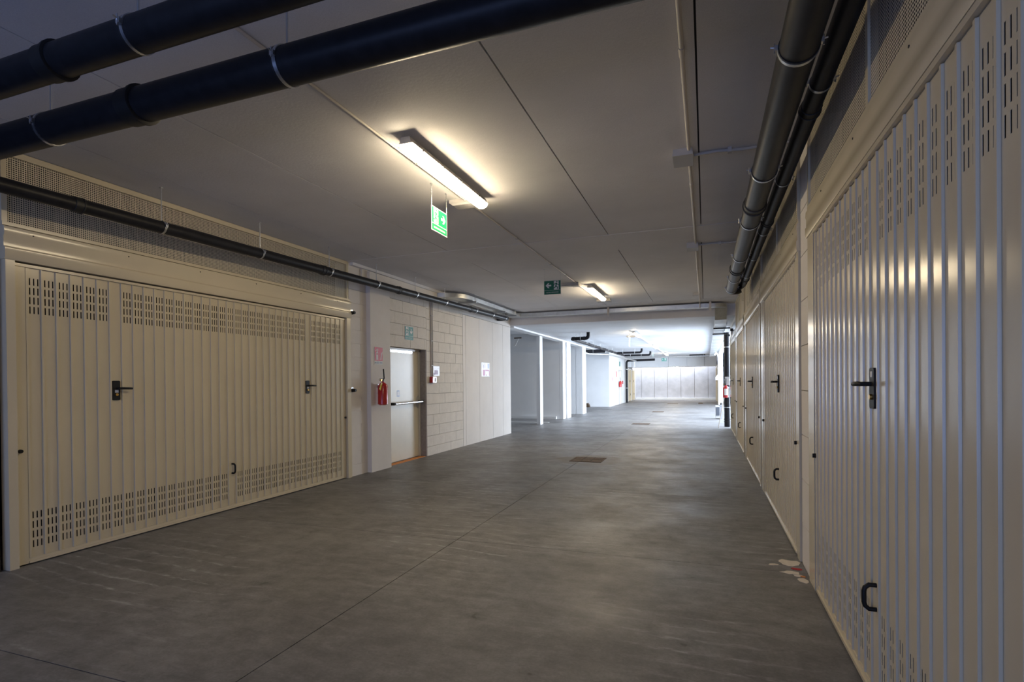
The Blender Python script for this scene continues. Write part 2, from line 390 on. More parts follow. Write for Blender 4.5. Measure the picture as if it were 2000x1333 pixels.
# ------------------------------------------------------------------ garage doors
def TL(p): return (XL + p[0], p[1], p[2])
def TR(p): return (XR - p[0], p[1], p[2])
_pc = {}
SL = (.0375, .0675, .0975)
def panel_mesh(side, pitch, top, bot, z0, z1, ribd):
    key = (side, pitch, top, bot, z0, z1, ribd)
    if key in _pc: return _pc[key]
    sg = 1 if side == 'L' else -1
    b = MB(lambda p: (sg * p[0], p[1], p[2]))
    # rib
    prof = [(0, 0), (ribd, .002), (ribd, .017), (0, .021)]
    b.add([(n, s, z0) for n, s in prof] + [(n, s, z1) for n, s in prof], [(0, 1, 5, 4), (1, 2, 6, 5), (2, 3, 7, 6), (0, 3, 2, 1), (4, 5, 6, 7)])
    # faint swage lines + slots in the pan
    hw = .0046; cuts = [.021]
    for c in SL: cuts += [c - hw, c + hw]
    cuts.append(pitch)
    zz = [z0]; rows = []
    if bot:
        for k in range(4): rows.append((.137 + .0814 * k, .137 + .0814 * k + .058))
    if top:
        for k in range(4): rows.append((2.119 + .0802 * k, 2.119 + .0802 * k + .060))
    for a, c in rows: zz += [a, c]
    zz.append(z1)
    t = -.0012
    for j in range(len(zz) - 1):
        hole_row = j % 2 == 1
        if not hole_row:
            b.quad((0, .021, zz[j]), (0, pitch, zz[j]), (0, pitch, zz[j + 1]), (0, .021, zz[j + 1]))
        else:
            for i in range(0, len(cuts) - 1, 2):
                b.quad((0, cuts[i], zz[j]), (0, cuts[i + 1], zz[j]), (0, cuts[i + 1], zz[j + 1]), (0, cuts[i], zz[j + 1]))
            for i in range(1, len(cuts) - 1, 2):
                a, c = cuts[i], cuts[i + 1]; p, q = zz[j], zz[j + 1]
                b.quad((0, a, p), (t, a, p), (t, a, q), (0, a, q)); b.quad((0, c, p), (0, c, q), (t, c, q), (t, c, p))
                b.quad((0, a, q), (t, a, q), (t, c, q), (0, c, q)); b.quad((0, a, p), (0, c, p), (t, c, p), (t, a, p))
    me = b.mesh('panel', M['cream'], None, None, fix=False)
    _pc[key] = me; return me
def lever_set(T, root, yc, sticker=False, sticker_top=False):
    # plate with lever, sticker and lock cylinder
    pl = MB(T)
    poly = []
    for cx, cz, a in ((yc + .024, 1.537, 0), (yc - .024, 1.537, 90), (yc - .024, 1.373, 180), (yc + .024, 1.373, 270)):
        for k in range(4):
            t = R(a + 30 * k); poly.append((cx + .012 * math.cos(t), cz + .012 * math.sin(t)))
    pl.prism(poly, lambda u, v, d: (d, u, v), .0, .014)
    p = pl.build('lock_plate', M['black'], root)
    l = MB(T).tube([(.01, yc + .01, 1.475), (.055, yc + .01, 1.475), (.062, yc + .03, 1.476), (.062, yc + .105, 1.474), (.052, yc + .125, 1.473)], [.011, .011, .012, .011, .010], 10)
    l.build('lever', M['black'], p, 40)
    zc = 1.415
    c = MB(T).tube([(.013, yc, zc), (.024, yc, zc)], .013, 14); tag(c.build('lock_cylinder', M['brass'], p, 40), 'brass lock cylinder')
    z = 1.52 if sticker_top else 1.447
    s = MB(T).box(.014, .0152, yc - .014, yc + .018, z - .013, z + .013); tag(s.build('sticker', M['signwhite'], p), 'small white sticker on the lock plate')
def pull(T, root, yc, z=.49):
    h = .056
    MB(T).tube([(0, yc, z - h), (.03, yc, z - h), (.046, yc, z - h + .014), (.05, yc, z - h + .03), (.05, yc, z + h - .03), (.046, yc, z + h - .014), (.03, yc, z + h), (0, yc, z + h)], .0105, 10).build('pull_handle', M['black'], root, 50)
def knob(T, root, yc, z=.962):
    MB(T).tube([(0, yc, z), (.03, yc, z)], [.017, .015], 14).build('lock_knob', M['black'], root, 40)
def garage(side, y0, y1, start, pitch, n, levers, pulls, knobs, tblank, bblank, label, slots=True, jw=(.065, .09), ztop=2.50, hz=(2.56, 2.82), ribd=.013, group=None):
    T = TL if side == 'L' else TR
    base = T((0, (y0 + y1) / 2, 0))
    root = thing('garage_door', base, label, 'garage door', group)
    sg = 1 if side == 'L' else -1; X = XL if side == 'L' else XR
    z0, z1 = .055, ztop
    for i in range(n):
        me = panel_mesh(side, pitch, slots and i not in tblank and i < n, slots and i not in bblank, z0, z1, ribd)
        inst('panel', me, root, Vector((X, start + i * pitch, 0)) - Vector(base))
    e = start + n * pitch
    MB(T).box(-.012, .010, y0, start, .012, z1 + .03).build('side_rail', M['cream'], root)
    MB(T).box(-.012, .010, e, y1, .012, z1 + .03).build('side_rail', M['cream'], root)
    MB(T).box(-.02, .006, start, e, .012, z0).box(-.02, .016, start, e, .012, .03).build('bottom_rail', M['cream'], root)
    MB(T).box(-.03, -.002, start, e, z1 - .03, z1 + .03).box(-.02, .020, y0, y1, z1 + .004, z1 + .028).build('top_rail', M['cream'], root)
    # frame
    g_ = .013; pr_ = .045 if side == 'L' else .014; q_ = 1.0 if side == 'L' else .45
    MB(T).box(-.05, pr_, y0 - g_ - jw[0], y0 - g_, 0, hz[0]).build('jamb', M['cream'], root)
    MB(T).box(-.05, pr_, y1 + g_, y1 + g_ + jw[1], 0, hz[0]).build('jamb', M['cream'], root)
    a, b = y0 - g_ - jw[0] - .01, y1 + g_ + jw[1] + .01
    zA, zB = hz; h = zB - zA
    prof = [(-.05, zA - .02), (.05, zA - .02), (.062, zA), (.062, zA + h * .28), (.046, zA + h * .34), (.044, zA + h * .62), (.058, zA + h * .74), (.052, zA + h * .95), (.02, zB), (-.05, zB)]
    prof = [(u * q_ if u > 0 else u, v) for u, v in prof]
    MB(T).prism(prof, lambda u, v, d: (u, d, v), a, b).build('header', M['cream'], root, 35)
    MB(T).box(-.05, .03 * q_, a, b, zB, zB + .03).build('header_flange', M['cream'], root)
    for yc, st in levers: lever_set(T, root, yc, True, st)
    for yc in pulls: pull(T, root, yc)
    for yc in knobs: knob(T, root, yc)
    bolts = MB(T); yv = a + .2
    while yv < b: bolts.tube([(.01, yv, zB - h * .2), (.060 * q_ + .001, yv, zB - h * .2)], .006, 8); yv += .8
    bolts.build('header_screws', M['black'], root)
    return root
garage('L', 2.825, 7.165, 2.899, .1124, 37, [(3.632, False), (6.305, False)], [4.985], [2.845, 7.150], {6, 30}, {18},
       'wide cream ribbed garage door with two black levers on the left wall')
garage('R', 1.475, 4.30, 1.538, .1182, 23, [(2.907, True)], [2.90], [4.285], {11}, {11},
       'large cream ribbed garage door nearest the camera on the right', jw=(.09, .22), ribd=.0085, ztop=2.52, hz=(2.57, 2.75))
specs = [(5.10, 7.86, [5.115, 7.845], 'second garage door along the right wall with fine ribs'),
         (8.43, 11.15, [8.445, 11.13], 'third garage door along the right wall between pale jambs'),
         (11.85, 14.42, [11.87, 14.40], 'fourth garage door along the right wall, narrow in view'),
         (15.02, 17.60, [15.03, 17.58], 'last garage door of the right row beside the black downpipe')]
ly = [6.36, 9.73, 13.02, 16.3]
for (a, b, kn, lab), lv in zip(specs, ly):
    n = int((b - a - .10) / .118)
    garage('R', a, b, a + .05, .118, n, [(lv, True)], [lv + .0], kn, set(), set(), lab, slots=False, jw=(.12, .26), ribd=.004 if a > 8 else .006, ztop=2.52, hz=(2.57, 2.78))
# far doors
for (a, b, lab) in ((39.62, 41.2, 'cream garage door panel just beyond the far black downpipe'), (41.75, 43.3, 'farthest cream garage door on the left by the end wall')):
    base = (-5.24, (a + b) / 2, 0); T = lambda p: (-5.25 + p[0], p[1], p[2])
    root = thing('garage_door', base, lab, 'garage door', None)
    MB(T).box(-.05, .0, a, b, .02, 2.32).build('leaf', M['cream'], root)
    rb = MB(T); yv = a + .1
    while yv < b - .05: rb.box(0, .012, yv, yv + .02, .06, 2.28); yv += .12
    tag(rb.build('ribs', M['cream'], root), kind='stuff')
    MB(T).box(-.05, .03, b, b + .12, 0, 2.4).build('jamb', M['wallcool'], root)
    MB(T).box(-.05, .03, a - .1, b + .1, 2.32, 2.42).build('header', M['wallcool'], root)
    MB(T).box(0, .03, (a + b) / 2 - .04, (a + b) / 2 + .04, 1.4, 1.56).build('lock_plate', M['black'], root)
    pull(T, root, (a + b) / 2, .5)
root = thing('garage_door', (.74, 39.5, 0), 'far cream garage door on the right before the end wall', 'garage door')
T = lambda p: (.74 - p[0], p[1], p[2])
MB(T).box(-.05, 0, 36.4, 42.4, .02, 2.35).build('leaf', M['cream'], root)
rb = MB(T); yv = 36.5
while yv < 42.3: rb.box(0, .012, yv, yv + .02, .06, 2.3); yv += .12
tag(rb.build('ribs', M['cream'], root), kind='stuff')
MB(T).box(-.05, .03, 42.4, 42.55, 0, 2.4).box(-.05, .03, 36.2, 36.4, 0, 2.4).box(-.05, .03, 36.2, 42.55, 2.35, 2.5).build('frame', M['cream'], root)
MB(T).box(0, .03, 40.2, 40.3, 1.4, 1.56).build('lock_plate', M['black'], root)
MB(lambda p: p).box(.78, .95, 36.2, 44, 2.5, 4.2).build('wall_right_upper', M['wallwhite'], None)['kind'] = 'structure'

# perforated ventilation sheets above the doors
def grille(side, y0, y1, z0, z1, px, posts, label, coarse=False):
    T = TL if side == 'L' else TR
    root = thing('ventilation_grille', T((0, (y0 + y1) / 2, z0)), label, 'grille')
    w_ = px * .42; b = MB(T); yv = y0
    while yv < y1: b.quad((.0, yv, z0), (.0, yv + w_, z0), (.0, yv + w_, z1), (.0, yv, z1)); yv += px
    zv = z0
    while zv < z1: b.quad((.001, y0, zv), (.001, y1, zv), (.001, y1, zv + w_), (.001, y0, zv + w_)); zv += px
    tag(b.build('perforated_sheet', M['cream_mesh'], root, fix=False), kind='stuff')
    MB(T).box(-.03, .02, y0, y1, z1 - .005, z1 + .045).build('top_rail', M['cream'], root)
    for yv in posts: MB(T).box(-.03, .012, yv - .022, yv + .022, z0, z1).build('mullion', M['cream'], root)
    for yv in (y0, y1): MB(T).box(-.03, .016, yv - .02, yv + .02, z0, z1 + .04).build('side_post', M['cream'], root)
grille('L', 2.76, 7.24, 2.85, 3.40, .0165, [], 'long perforated cream sheet above the left garage door')
grille('R', 1.5, 4.50, 2.78, 3.40, .0165, [2.97], 'perforated cream sheet above the nearest right garage door')
grille('R', 5.0, 8.05, 2.81, 3.40, .0165, [6.43], 'perforated sheet above the second right garage door')
grille('R', 8.15, 11.4, 2.81, 3.40, .022, [9.7], 'perforated sheet above the third right garage door')
grille('R', 11.5, 14.6, 2.81, 3.40, .030, [13.0], 'perforated sheet above the fourth right garage door')

# ------------------------------------------------------------------ fire door in its recess
fd = struct('door_1', 'pale metal fire door with push bar in the left wall', (-5.53, 9.05, 0))
fd['category'] = 'door'
MB().box(-5.56, -5.525, 8.40, 9.77, .015, 2.14).build('leaf', M['door'], fd)
MB().box(-5.56, -5.50, 8.35, 8.40, 0, 2.17).box(-5.56, -5.50, 9.755, 9.80, 0, 2.17).box(-5.56, -5.50, 8.35, 9.80, 2.13, 2.17).build('frame', M['door'], fd)
MB().box(-5.525, -5.405, 8.665, 8.69, 1.085, 1.135).box(-5.525, -5.405, 9.71, 9.745, 1.09, 1.15).build('push_bar_bracket', M['black'], fd)
tag(MB().tube([(-5.42, 8.69, 1.11), (-5.42, 9.71, 1.12)], .025, 14).build('push_bar', M['chrome'], fd, 40), 'horizontal aluminium push bar')
pr = MB(); pr.prism([(9.735 + .10 * math.cos(R(90 + 18 * k)), 1.11 + .13 * math.sin(R(90 + 18 * k))) for k in range(11)], lambda u, v, d: (d, u, v), -5.524, -5.518)
pr.build('lock_cover', M['boxgrey'], fd)
MB().box(-5.525, -5.5235, 8.93, 9.02, 1.24, 1.36).build('label_plate', M['ink_blue'], fd)
MB().box(-5.525, -5.5228, 8.945, 9.005, 1.26, 1.34).build('label_plate', M['paper'], fd)
MB().box(-5.5, -5.37, 8.42, 9.76, .0, .006).build('sealant_strip', M['orange'], fd)
MB().box(-5.525, -5.515, 8.40, 9.5, 2.085, 2.13).build('leaf_top_strip', M['chrome'], fd)  # thin satin metal strip across the top of the leaf

# ------------------------------------------------------------------ pipes
def pipe_run(name, path, r, label, cat, clamps=(), collars=(), rods=None, group=None, bolts=True, rodtop=ZC, rodoff=(0, 0)):
    """path : list of points ; clamps/collars : (point, direction)"""
    root = thing(name, path[0], label, cat, group)
    MB().tube(path, r, 28).build('pipe', M['pipe'], root, 45)
    for c, d in collars:
        d = Vector(d).normalized(); c = Vector(c)
        MB().tube([c - d * r * .55, c - d * r * .50, c + d * r * .42, c + d * r * .5, c + d * r * .52, c + d * r * .72, c + d * r * .78],
                  [r * 1.0, r * 1.085, r * 1.085, r * 1.09, r * 1.17, r * 1.17, r * 1.0], 28).build('collar', M['rubber'], root, 35)
    for c, d in clamps:
        d = Vector(d).normalized(); c = Vector(c)
        k = MB().ring(c, d, r * 1.0, r * 1.06, r * .22 if r > .07 else .022, 28)
        s = d.cross(Vector((0, 0, 1))).normalized()
        if bolts:
            for q in (1, -1):
                p = c + s * q * r * 1.06
                k.box(*sorted((p.x - abs(s.x) * .0 - .012, p.x + .012)), *sorted((p.y - .012, p.y + .012)), p.z - .004, p.z + .02)
                k.tube([p + s * q * .012 + Vector((0, 0, -.015)), p + s * q * .012 + Vector((0, 0, .035))], .004, 6)
                k.tube([p - s * q * .0 + Vector((0, 0, .012)), p + s * q * .03 + Vector((0, 0, .018))], .004, 6)
        ko = k.build('pipe_clamp', M['zinc'], root, 35)
        MB().ring(c - d * r * .16, d, r * 1.0, r * 1.045, r * .14, 28).build('clamp_lining', M['rubber'], ko, 35)
        if rods is not False:
            MB().tube([(c.x + rodoff[0], c.y + rodoff[1], c.z + r), (c.x + rodoff[0], c.y + rodoff[1], rodtop)], .0055, 8).build('hanger_rod', M['zinc'], ko, 40)
            MB().box(c.x + rodoff[0] - .012, c.x + rodoff[0] + .012, c.y + rodoff[1] - .012, c.y + rodoff[1] + .012, rodtop - .01, rodtop).build('anchor_plate', M['zinc'], ko)
    return root
XX, YY = (1, 0, 0), (0, 1, 0)
pipe_run('drain_pipe', [(-5.2, 2.2, 3.085), (.36, 2.2, 3.12)], .093, 'thick black drain pipe crossing overhead, the nearer-looking lower one', 'pipe',
         clamps=[((-3.80, 2.2, 3.093), XX), ((-1.975, 2.2, 3.106), XX), ((-.1, 2.2, 3.118), XX)], collars=[((-3.06, 2.2, 3.098), XX)])
pipe_run('drain_pipe', [(-5.3, 1.78, 3.10), (.55, 1.78, 3.14)], .080, 'black drain pipe crossing overhead at the top left corner', 'pipe',
         clamps=[((-2.45, 1.78, 3.12), XX), ((-3.9, 1.78, 3.11), XX)], collars=[((-3.05, 1.78, 3.115), XX)])
def zp3(y): return 3.035 + (y - 2.4) * (3.205 - 3.035) / 11.3
pts = [(-5.03, 2.36, zp3(2.36)), (-5.03, 13.5, zp3(13.5)), (-5.03, 13.62, zp3(13.62) + .004), (-5.045, 13.71, 3.215), (-5.10, 13.77, 3.22), (-5.2, 13.79, 3.225), (-5.34, 13.8, 3.23)]
pipe_run('drain_pipe', pts, .060, 'long black drain pipe running along the left wall below the ceiling', 'pipe',
         clamps=[((-5.03, yv, zp3(yv)), YY) for yv in (3.86, 5.11, 6.38, 7.55, 8.80, 10.0, 11.55, 12.6, 13.5)],
         collars=[((-5.03, yv, zp3(yv)), YY) for yv in (3.09, 6.22, 8.2, 11.25)])
zr = 3.06
pts = [(.43, 2.32, 3.09), (.43, 10.0, zr)] + arc((.52, 10.0), .09, R(180), R(90), 5, lambda u, v: (u, v, zr)) + [(.56, 10.09, zr + .02)]
pipe_run('drain_pipe', pts, .088, 'thick black drain pipe hung along the right side of the ceiling', 'pipe',
         clamps=[((.43, yv, 3.09 - (yv - 2.3) * .004), YY) for yv in (2.9, 4.5, 5.85, 7.4, 8.9, 9.9)], collars=[((.43, yv, 3.09 - (yv - 2.3) * .004), YY) for yv in (5.3, 8.2)], rods=None)
pts = [(.62, 2.35, 3.17), (.62, 9.9, 3.14), (.61, 10.05, 3.13), (.575, 10.11, 3.11)]
pipe_run('drain_pipe', pts, .056, 'thinner black drain pipe between the thick pipe and the right wall', 'pipe',
         clamps=[((.62, yv, 3.17 - (yv - 2.3) * .004), YY) for yv in (3.45, 5.0, 6.6, 7.9, 9.2)], collars=[((.62, yv, 3.17 - (yv - 2.3) * .004), YY) for yv in (3.75, 6.2, 9.5)], rods=None)
# black downpipe on the right
root = pipe_run('downpipe', [(.65, 18.62, 0), (.65, 18.62, 3.02)], .088, 'thick black vertical downpipe past the last right garage door', 'downpipe')
for zv in (.16, .24, 1.62, 2.75): MB().ring((.65, 18.62, zv), (0, 0, 1), .088, .098, .03).build('collar', M['rubber'], root, 35)
for zv in (.62, 1.5, 2.55): MB().ring((.65, 18.62, zv), (0, 0, 1), .088, .096, .02).box(.72, .80, 18.60, 18.64, zv - .01, zv + .01).build('pipe_clamp', M['zinc'], root, 35)
# pipes below the far left ceiling
zb = 2.95
def B(p): return Vector(p)
e1 = arc((-3.80, zb + .10), .10, R(270), R(360), 5, lambda u, v: (u, 18.0, v))
pipe_run('drain_pipe', [(-4.27, 18.0, zb)] + e1 + [(-3.70, 18.0, ZB)], .060, 'short black pipe stub with elbow rising into the far ceiling', 'pipe', clamps=[((-3.96, 18.0, zb), XX)], collars=[((-3.86, 18.0, zb), XX), ((-4.22, 18.0, zb), XX)], rodtop=ZB)
def mx(y): return -4.27 - (y - 18.1) * .008
pipe_run('drain_pipe', [(mx(18.1), 18.1, zb - .01), (mx(31.6), 31.6, zb + .01)], .054, 'black drain pipe running away below the pale far ceiling', 'pipe',
         clamps=[((mx(yv), yv, zb), YY) for yv in (18.7, 20.3, 21.9, 23.6, 25.4, 27.0, 29.3)], collars=[((mx(yv), yv, zb), YY) for yv in (20.9, 23.1, 24.6, 26.8, 28.6)], rodtop=ZB)
pipe_run('drain_pipe', [(-5.58, 25.2, zb - .05), (-4.45, 25.5, zb - .02)], .085, 'thick black branch pipe leaving the farthest left bay', 'pipe', clamps=[((-5.0, 25.36, zb - .035), (1, .27, 0))], rodtop=ZB)
for yv, xe, lab in ((28.2, -3.05, 'dark pipe branch with raised elbow under the far ceiling'), (31.2, -2.90, 'farthest grey pipe branch with raised elbow')):
    z_ = zb + .0
    e = arc((xe - .11, z_ + .11), .11, R(270), R(360), 5, lambda u, v: (u, yv, v))
    pipe_run('drain_pipe', [(mx(yv) + .06, yv, z_)] + e + [(xe, yv, ZB)], .054, lab, 'pipe', clamps=[((-4.0, yv, z_), XX), ((-3.4, yv, z_), XX)], rodtop=ZB)
root = pipe_run('downpipe', [(-5.12, 37.8, 0), (-5.12, 37.8, 2.72)] + arc((-4.94, 2.72), .18, R(180), R(90), 6, lambda u, v: (u, 37.8, v)) + [(-3.22, 37.8, 2.93)], .075,
         'black downpipe bending along the lintel in the far left corner', 'downpipe')
for zv in (1.0, 2.3): MB().ring((-5.12, 37.8, zv), (0, 0, 1), .075, .082, .03).build('pipe_clamp', M['zinc'], root, 35)

# galvanised ducts / trays ------------------------------------------------
def strip(pts, wdt, z0, z1):        # flat rectangular duct following points (centre line), in plan
    b = MB(); P = [Vector((p[0], p[1], 0)) for p in pts]; ringv = []
    for i, p in enumerate(P):
        d = (P[min(i + 1, len(P) - 1)] - P[max(i - 1, 0)]).normalized(); nrm = Vector((-d.y, d.x, 0))
        zo = pts[i][2] if len(pts[i]) > 2 else 0
        a, c = p + nrm * wdt / 2, p - nrm * wdt / 2
        ringv.append([(a.x, a.y, z0 + zo), (c.x, c.y, z0 + zo), (c.x, c.y, z1 + zo), (a.x, a.y, z1 + zo)])
    vs = [q for r_ in ringv for q in r_]; fs = [(0, 1, 2, 3), tuple(len(vs) - 4 + k for k in (3, 2, 1, 0))]
    for i in range(len(P) - 1):
        for k in range(4): fs.append((i * 4 + k, i * 4 + (k + 1) % 4, i * 4 + 4 + (k + 1) % 4, i * 4 + 4 + k))
    return b.add(vs, fs)
dz0, dz1 = 3.315, 3.405
root = thing('ventilation_duct', (-4.95, 12, 3.33), 'flat galvanised duct curving out of the left wall along the ceiling', 'duct')
curve = arc((-5.36, 10.95), .38, R(-90), R(0), 7, lambda u, v: (u, v))
c1 = strip([(-5.36 - .0, 10.4)] + [], .2, dz0, dz1) if False else None
inner = arc((-5.45, 10.85), .45, R(-88), R(0), 10, lambda u, v: (u, v))
strip(inner + [(-5.0, 11.0)], .30, dz0, dz1).build('curved_duct', M['galv'], root, 30)
strip([(-5.0, 11.002), (-5.0, 13.95)], .30, dz0, dz1).build('straight_duct', M['galv'], root)
for yv in (12.3, 13.9): strip([(-5.0, yv), (-5.0, yv + .04)], .306, dz0 - .003, dz1 + .003).build('joint_strip', M['zinc'], root)
MB().box(-5.15, -4.85, 13.99, 14.5, dz0, dz1).build('corner_box', M['galv'], root)
for yv in (11.05, 12.9, 13.75):
    sb = MB().box(-5.24, -4.78, yv, yv + .04, dz0 - .045, dz0 - .003)
    so = sb.build('strut', M['zinc'], root)
    MB().tube([(-5.20, yv + .02, dz0 - .04), (-5.20, yv + .02, ZC)], .005, 6).tube([(-4.82, yv + .02, dz0 - .04), (-4.82, yv + .02, ZC)], .005, 6).build('threaded_rod', M['zinc'], so)
root = thing('ventilation_duct', (-2.2, 14.5, 3.33), 'long flat galvanised duct crossing in front of the ceiling step', 'duct')
MB().box(-4.84, .08, 14.28, 14.56, dz0, dz1).build('straight_duct', M['galv'], root)
for xv in (-3.3, -1.6, .0): MB().box(xv, xv + .04, 14.275, 14.565, dz0 - .004, dz1 + .003).build('joint_strip', M['zinc'], root)
for xv in (-2.42, .10):
    MB().box(xv, xv + .05, 14.22, 14.27, dz0 - .09, ZC).build('hanger_bracket', M['conduit'], root)
root = thing('ventilation_duct', (.39, 15.0, 3.1), 'galvanised duct ducking under the step and running along the right edge of the far ceiling', 'duct')
q = [(.085, 14.42)] + arc((.20, 14.60), .18, R(-90), R(0), 6, lambda u, v: (u, v))
strip(q, .28, dz0, dz1).build('curved_duct', M['galv'], root, 30)
strip([(.38, 14.602, 0), (.38, 14.85, -.27), (.38, 15.1, -.345), (.38, 15.4, -.35)], .28, dz0, dz1).build('dropped_duct', M['galv'], root)
yv = 15.41
while yv < 36.2:
    y2 = min(yv + 1.9, 36.4)
    strip([(.40, yv), (.40, y2 - .02)], .30, 2.97, 3.05).build('duct_section', M['galv'], root)
    strip([(.40, y2 - .06), (.40, y2 - .02)], .31, 2.962, 3.058).build('joint_strip', M['zinc'], root)
    yv = y2
for yv in (16.2, 18.2):
    MB().box(.22, .66, yv, yv + .04, 2.93, 2.965).box(.66, .735, yv, yv + .04, 2.86, 2.93).build('bracket_arm', M['rubber'], root)
root = thing('cable_tray', (-2, 38, 3.1), 'galvanised tray crossing before the far lintel', 'tray')
MB().box(-5.1, .42, 37.9, 38.2, 3.07, 3.14).build('tray', M['galv'], root)
for xv in (-2.35, -1.15, -.1, -4.6): MB().tube([(xv, 38.05, 2.48), (xv, 38.05, 3.35)], .012, 6).build('threaded_rod', M['zinc'], root)
root = thing('conduit_run', (-4.9, 25.6, 2.76), 'pale galvanised conduit run below the far black pipes', 'conduit')
MB().tube([(-5.25, 24.6, 2.98), (-5.22, 24.65, 2.82), (-5.1, 24.75, 2.77), (-4.4, 26.0, 2.77), (-4.38, 26.3, 2.77), (-4.45, 37.6, 2.86)], .035, 12).build('conduit', M['galv'], root, 40)
tag(MB().box(-1.02, .0, 38.9, 38.99, 3.10, 3.30).build('vent_opening', M['dark']), 'slot-like vent high on the far lintel, coloured dark as shade', 'vent')  # solid block, its dark colour stands for the shade inside the opening
# ------------------------------------------------------------------ electrical runs on the ceiling
root = thing('conduit_run', (-2.385, 8, 3.44), 'thin white conduit beside the ceiling joint, feeding the lamps', 'conduit')
MB().tube([(-2.385, 1.0, 3.438), (-2.385, 13.9, 3.438)], .0105, 10).build('conduit', M['conduit'], root, 40)
for yv in (6.9, 8.6, 9.6, 10.3, 2.6, 4.2): MB().box(-2.40, -2.37, yv, yv + .02, 3.425, 3.45).build('conduit_clip', M['boxgrey'], root)
root = thing('conduit_run', (-.118, 8, 3.44), 'pale conduit running straight down the right part of the ceiling', 'conduit')
MB().tube([(-.118, 1.5, 3.434), (-.118, 14.2, 3.434), (-.118, 14.26, 3.30)], .014, 10).build('conduit', M['conduit'], root, 40)
for yv in (3.3, 5.6, 9.9, 12.6): MB().tube([(-.118, yv, 3.434), (-.118, yv + .09, 3.434)], .018, 10).build('conduit_sleeve', M['conduit'], root, 40)
for yv, lab in ((4.9, 'grey branch conduit from near junction box to the right pipes'), (8.17, 'grey branch conduit from the farther junction box to the right pipes')):
    root = thing('branch_conduit', (-.08, yv, 3.43), lab, 'conduit')
    MB().tube([(-.08, yv, 3.43), (.1, yv - .01, 3.432), (.3, yv + .02, 3.43), (.73, yv + .01, 3.43)], .013, 10).build('conduit', M['boxgrey'], root, 40)
    MB().box(.19, .22, yv - .02, yv + .03, 3.41, 3.45).build('conduit_clip', M['boxgrey'], root)
def jbox(x0, x1, y0, y1, zd, label):
    root = thing('junction_box', ((x0 + x1) / 2, (y0 + y1) / 2, ZC), label, 'junction box')
    MB().box(x0, x1, y0, y1, ZC - zd * .6, ZC - .001).build('box', M['boxgrey'], root)
    MB().box(x0 - .004, x1 + .004, y0 - .004, y1 + .004, ZC - zd, ZC - zd * .6).build('lid', M['boxgrey'], root)
jbox(-.245, -.09, 4.77, 5.03, .06, 'grey square junction box on the near right ceiling conduit')
jbox(-.235, -.085, 8.05, 8.28, .08, 'grey junction box on the right ceiling conduit past the flush band')
jbox(-.25, -.13, 12.7, 12.85, .06, 'small pale box where the right ceiling conduit nears the duct')
jbox(-2.47, -2.33, 10.42, 10.60, .07, 'grey junction box before the second ceiling lamp')
jbox(-2.42, -2.10, 12.75, 13.0, .06, 'pale box at the far end of the second ceiling lamp')
# emergency light units (flat, lie across the aisle)
def emerg(x, y, z, label):
    root = thing('emergency_light', (x, y, z), label, 'emergency light', None)
    MB().box(x - .165, x + .165, y - .075, y + .075, z - .035, z).build('housing', M['lamp_body'], root)
    MB().prism([(-.16, -.036), (.16, -.036), (.125, -.062), (-.125, -.062)], lambda u, v, d: (x + u, d, z + v), y - .07, y + .07).build('cover', M['boxgrey'], root)
emerg(-2.40, 5.30, ZC, 'flat emergency light unit at the far end of the near lamp')
emerg(-2.62, 10.5, ZC, 'emergency light unit left of the second ceiling lamp')
emerg(-2.55, 20.1, ZB, 'emergency light unit beside the third ceiling lamp')
# fluorescent lamps
lamp_proto = None
def lamp(x, y, z, label, far=False):
    global lamp_proto
    L_ = 1.56
    if lamp_proto is None:
        root = thing('ceiling_lamp', (0, 0, 0), label, 'ceiling lamp', 'fluorescent lamps along the aisle')
        prof = [(-.038, 0), (-.050, -.045), (-.066, -.052), (.066, -.052), (.050, -.045), (.038, 0)]
        MB().prism(prof, lambda u, v, d: (u, d, v), 0.0, L_).build('housing', M['lamp_body'], root)
        n = 8; dp = [(-.058, -.053)] + [(-.060 * math.cos(R(180 * k / n)), -.064 - .038 * math.sin(R(180 * k / n))) for k in range(n + 1)] + [(.058, -.053)]
        MB().prism(dp, lambda u, v, d: (u, d, v), .02, L_ - .02).build('diffuser', M['diff'], root)
        for yv in (.15, .52, .9, 1.28, 1.45):
            for s in (-1, 1): MB().box(s * .064 - .006, s * .064 + .006, yv, yv + .02, -.062, -.040).build('clip', M['boxgrey'], root)
        lamp_proto = root; o = root
    else:
        o = copy_tree(lamp_proto); o['label'] = label
    o.location = (x, y, z)
    return o
lamp(-2.19, 3.70, ZC - .03, 'bright warm ceiling lamp nearest the camera')
lamp(-2.17, 10.72, ZC - .03, 'second ceiling lamp, beyond the second exit sign')
lamp(-2.2, 18.1, ZB - .02, 'third ceiling lamp, first under the pale far ceiling')
lamp(-2.2, 25.3, ZB - .02, 'fourth ceiling lamp along the aisle under the far ceiling')
lamp(-2.2, 33.0, ZB - .02, 'fifth ceiling lamp, last one before the far lintel')
lamp(-2.1, 40.0, 2.50, 'farthest lamp, low under the lintel at the end wall')
root = thing('conduit_run', (-2.3, 26, 3.13), 'white trunking joining the lamps under the far ceiling', 'conduit')
MB().box(-2.34, -2.29, 18.0, 36.4, ZB - .03, ZB - .001).build('trunking', M['signwhite'], root)

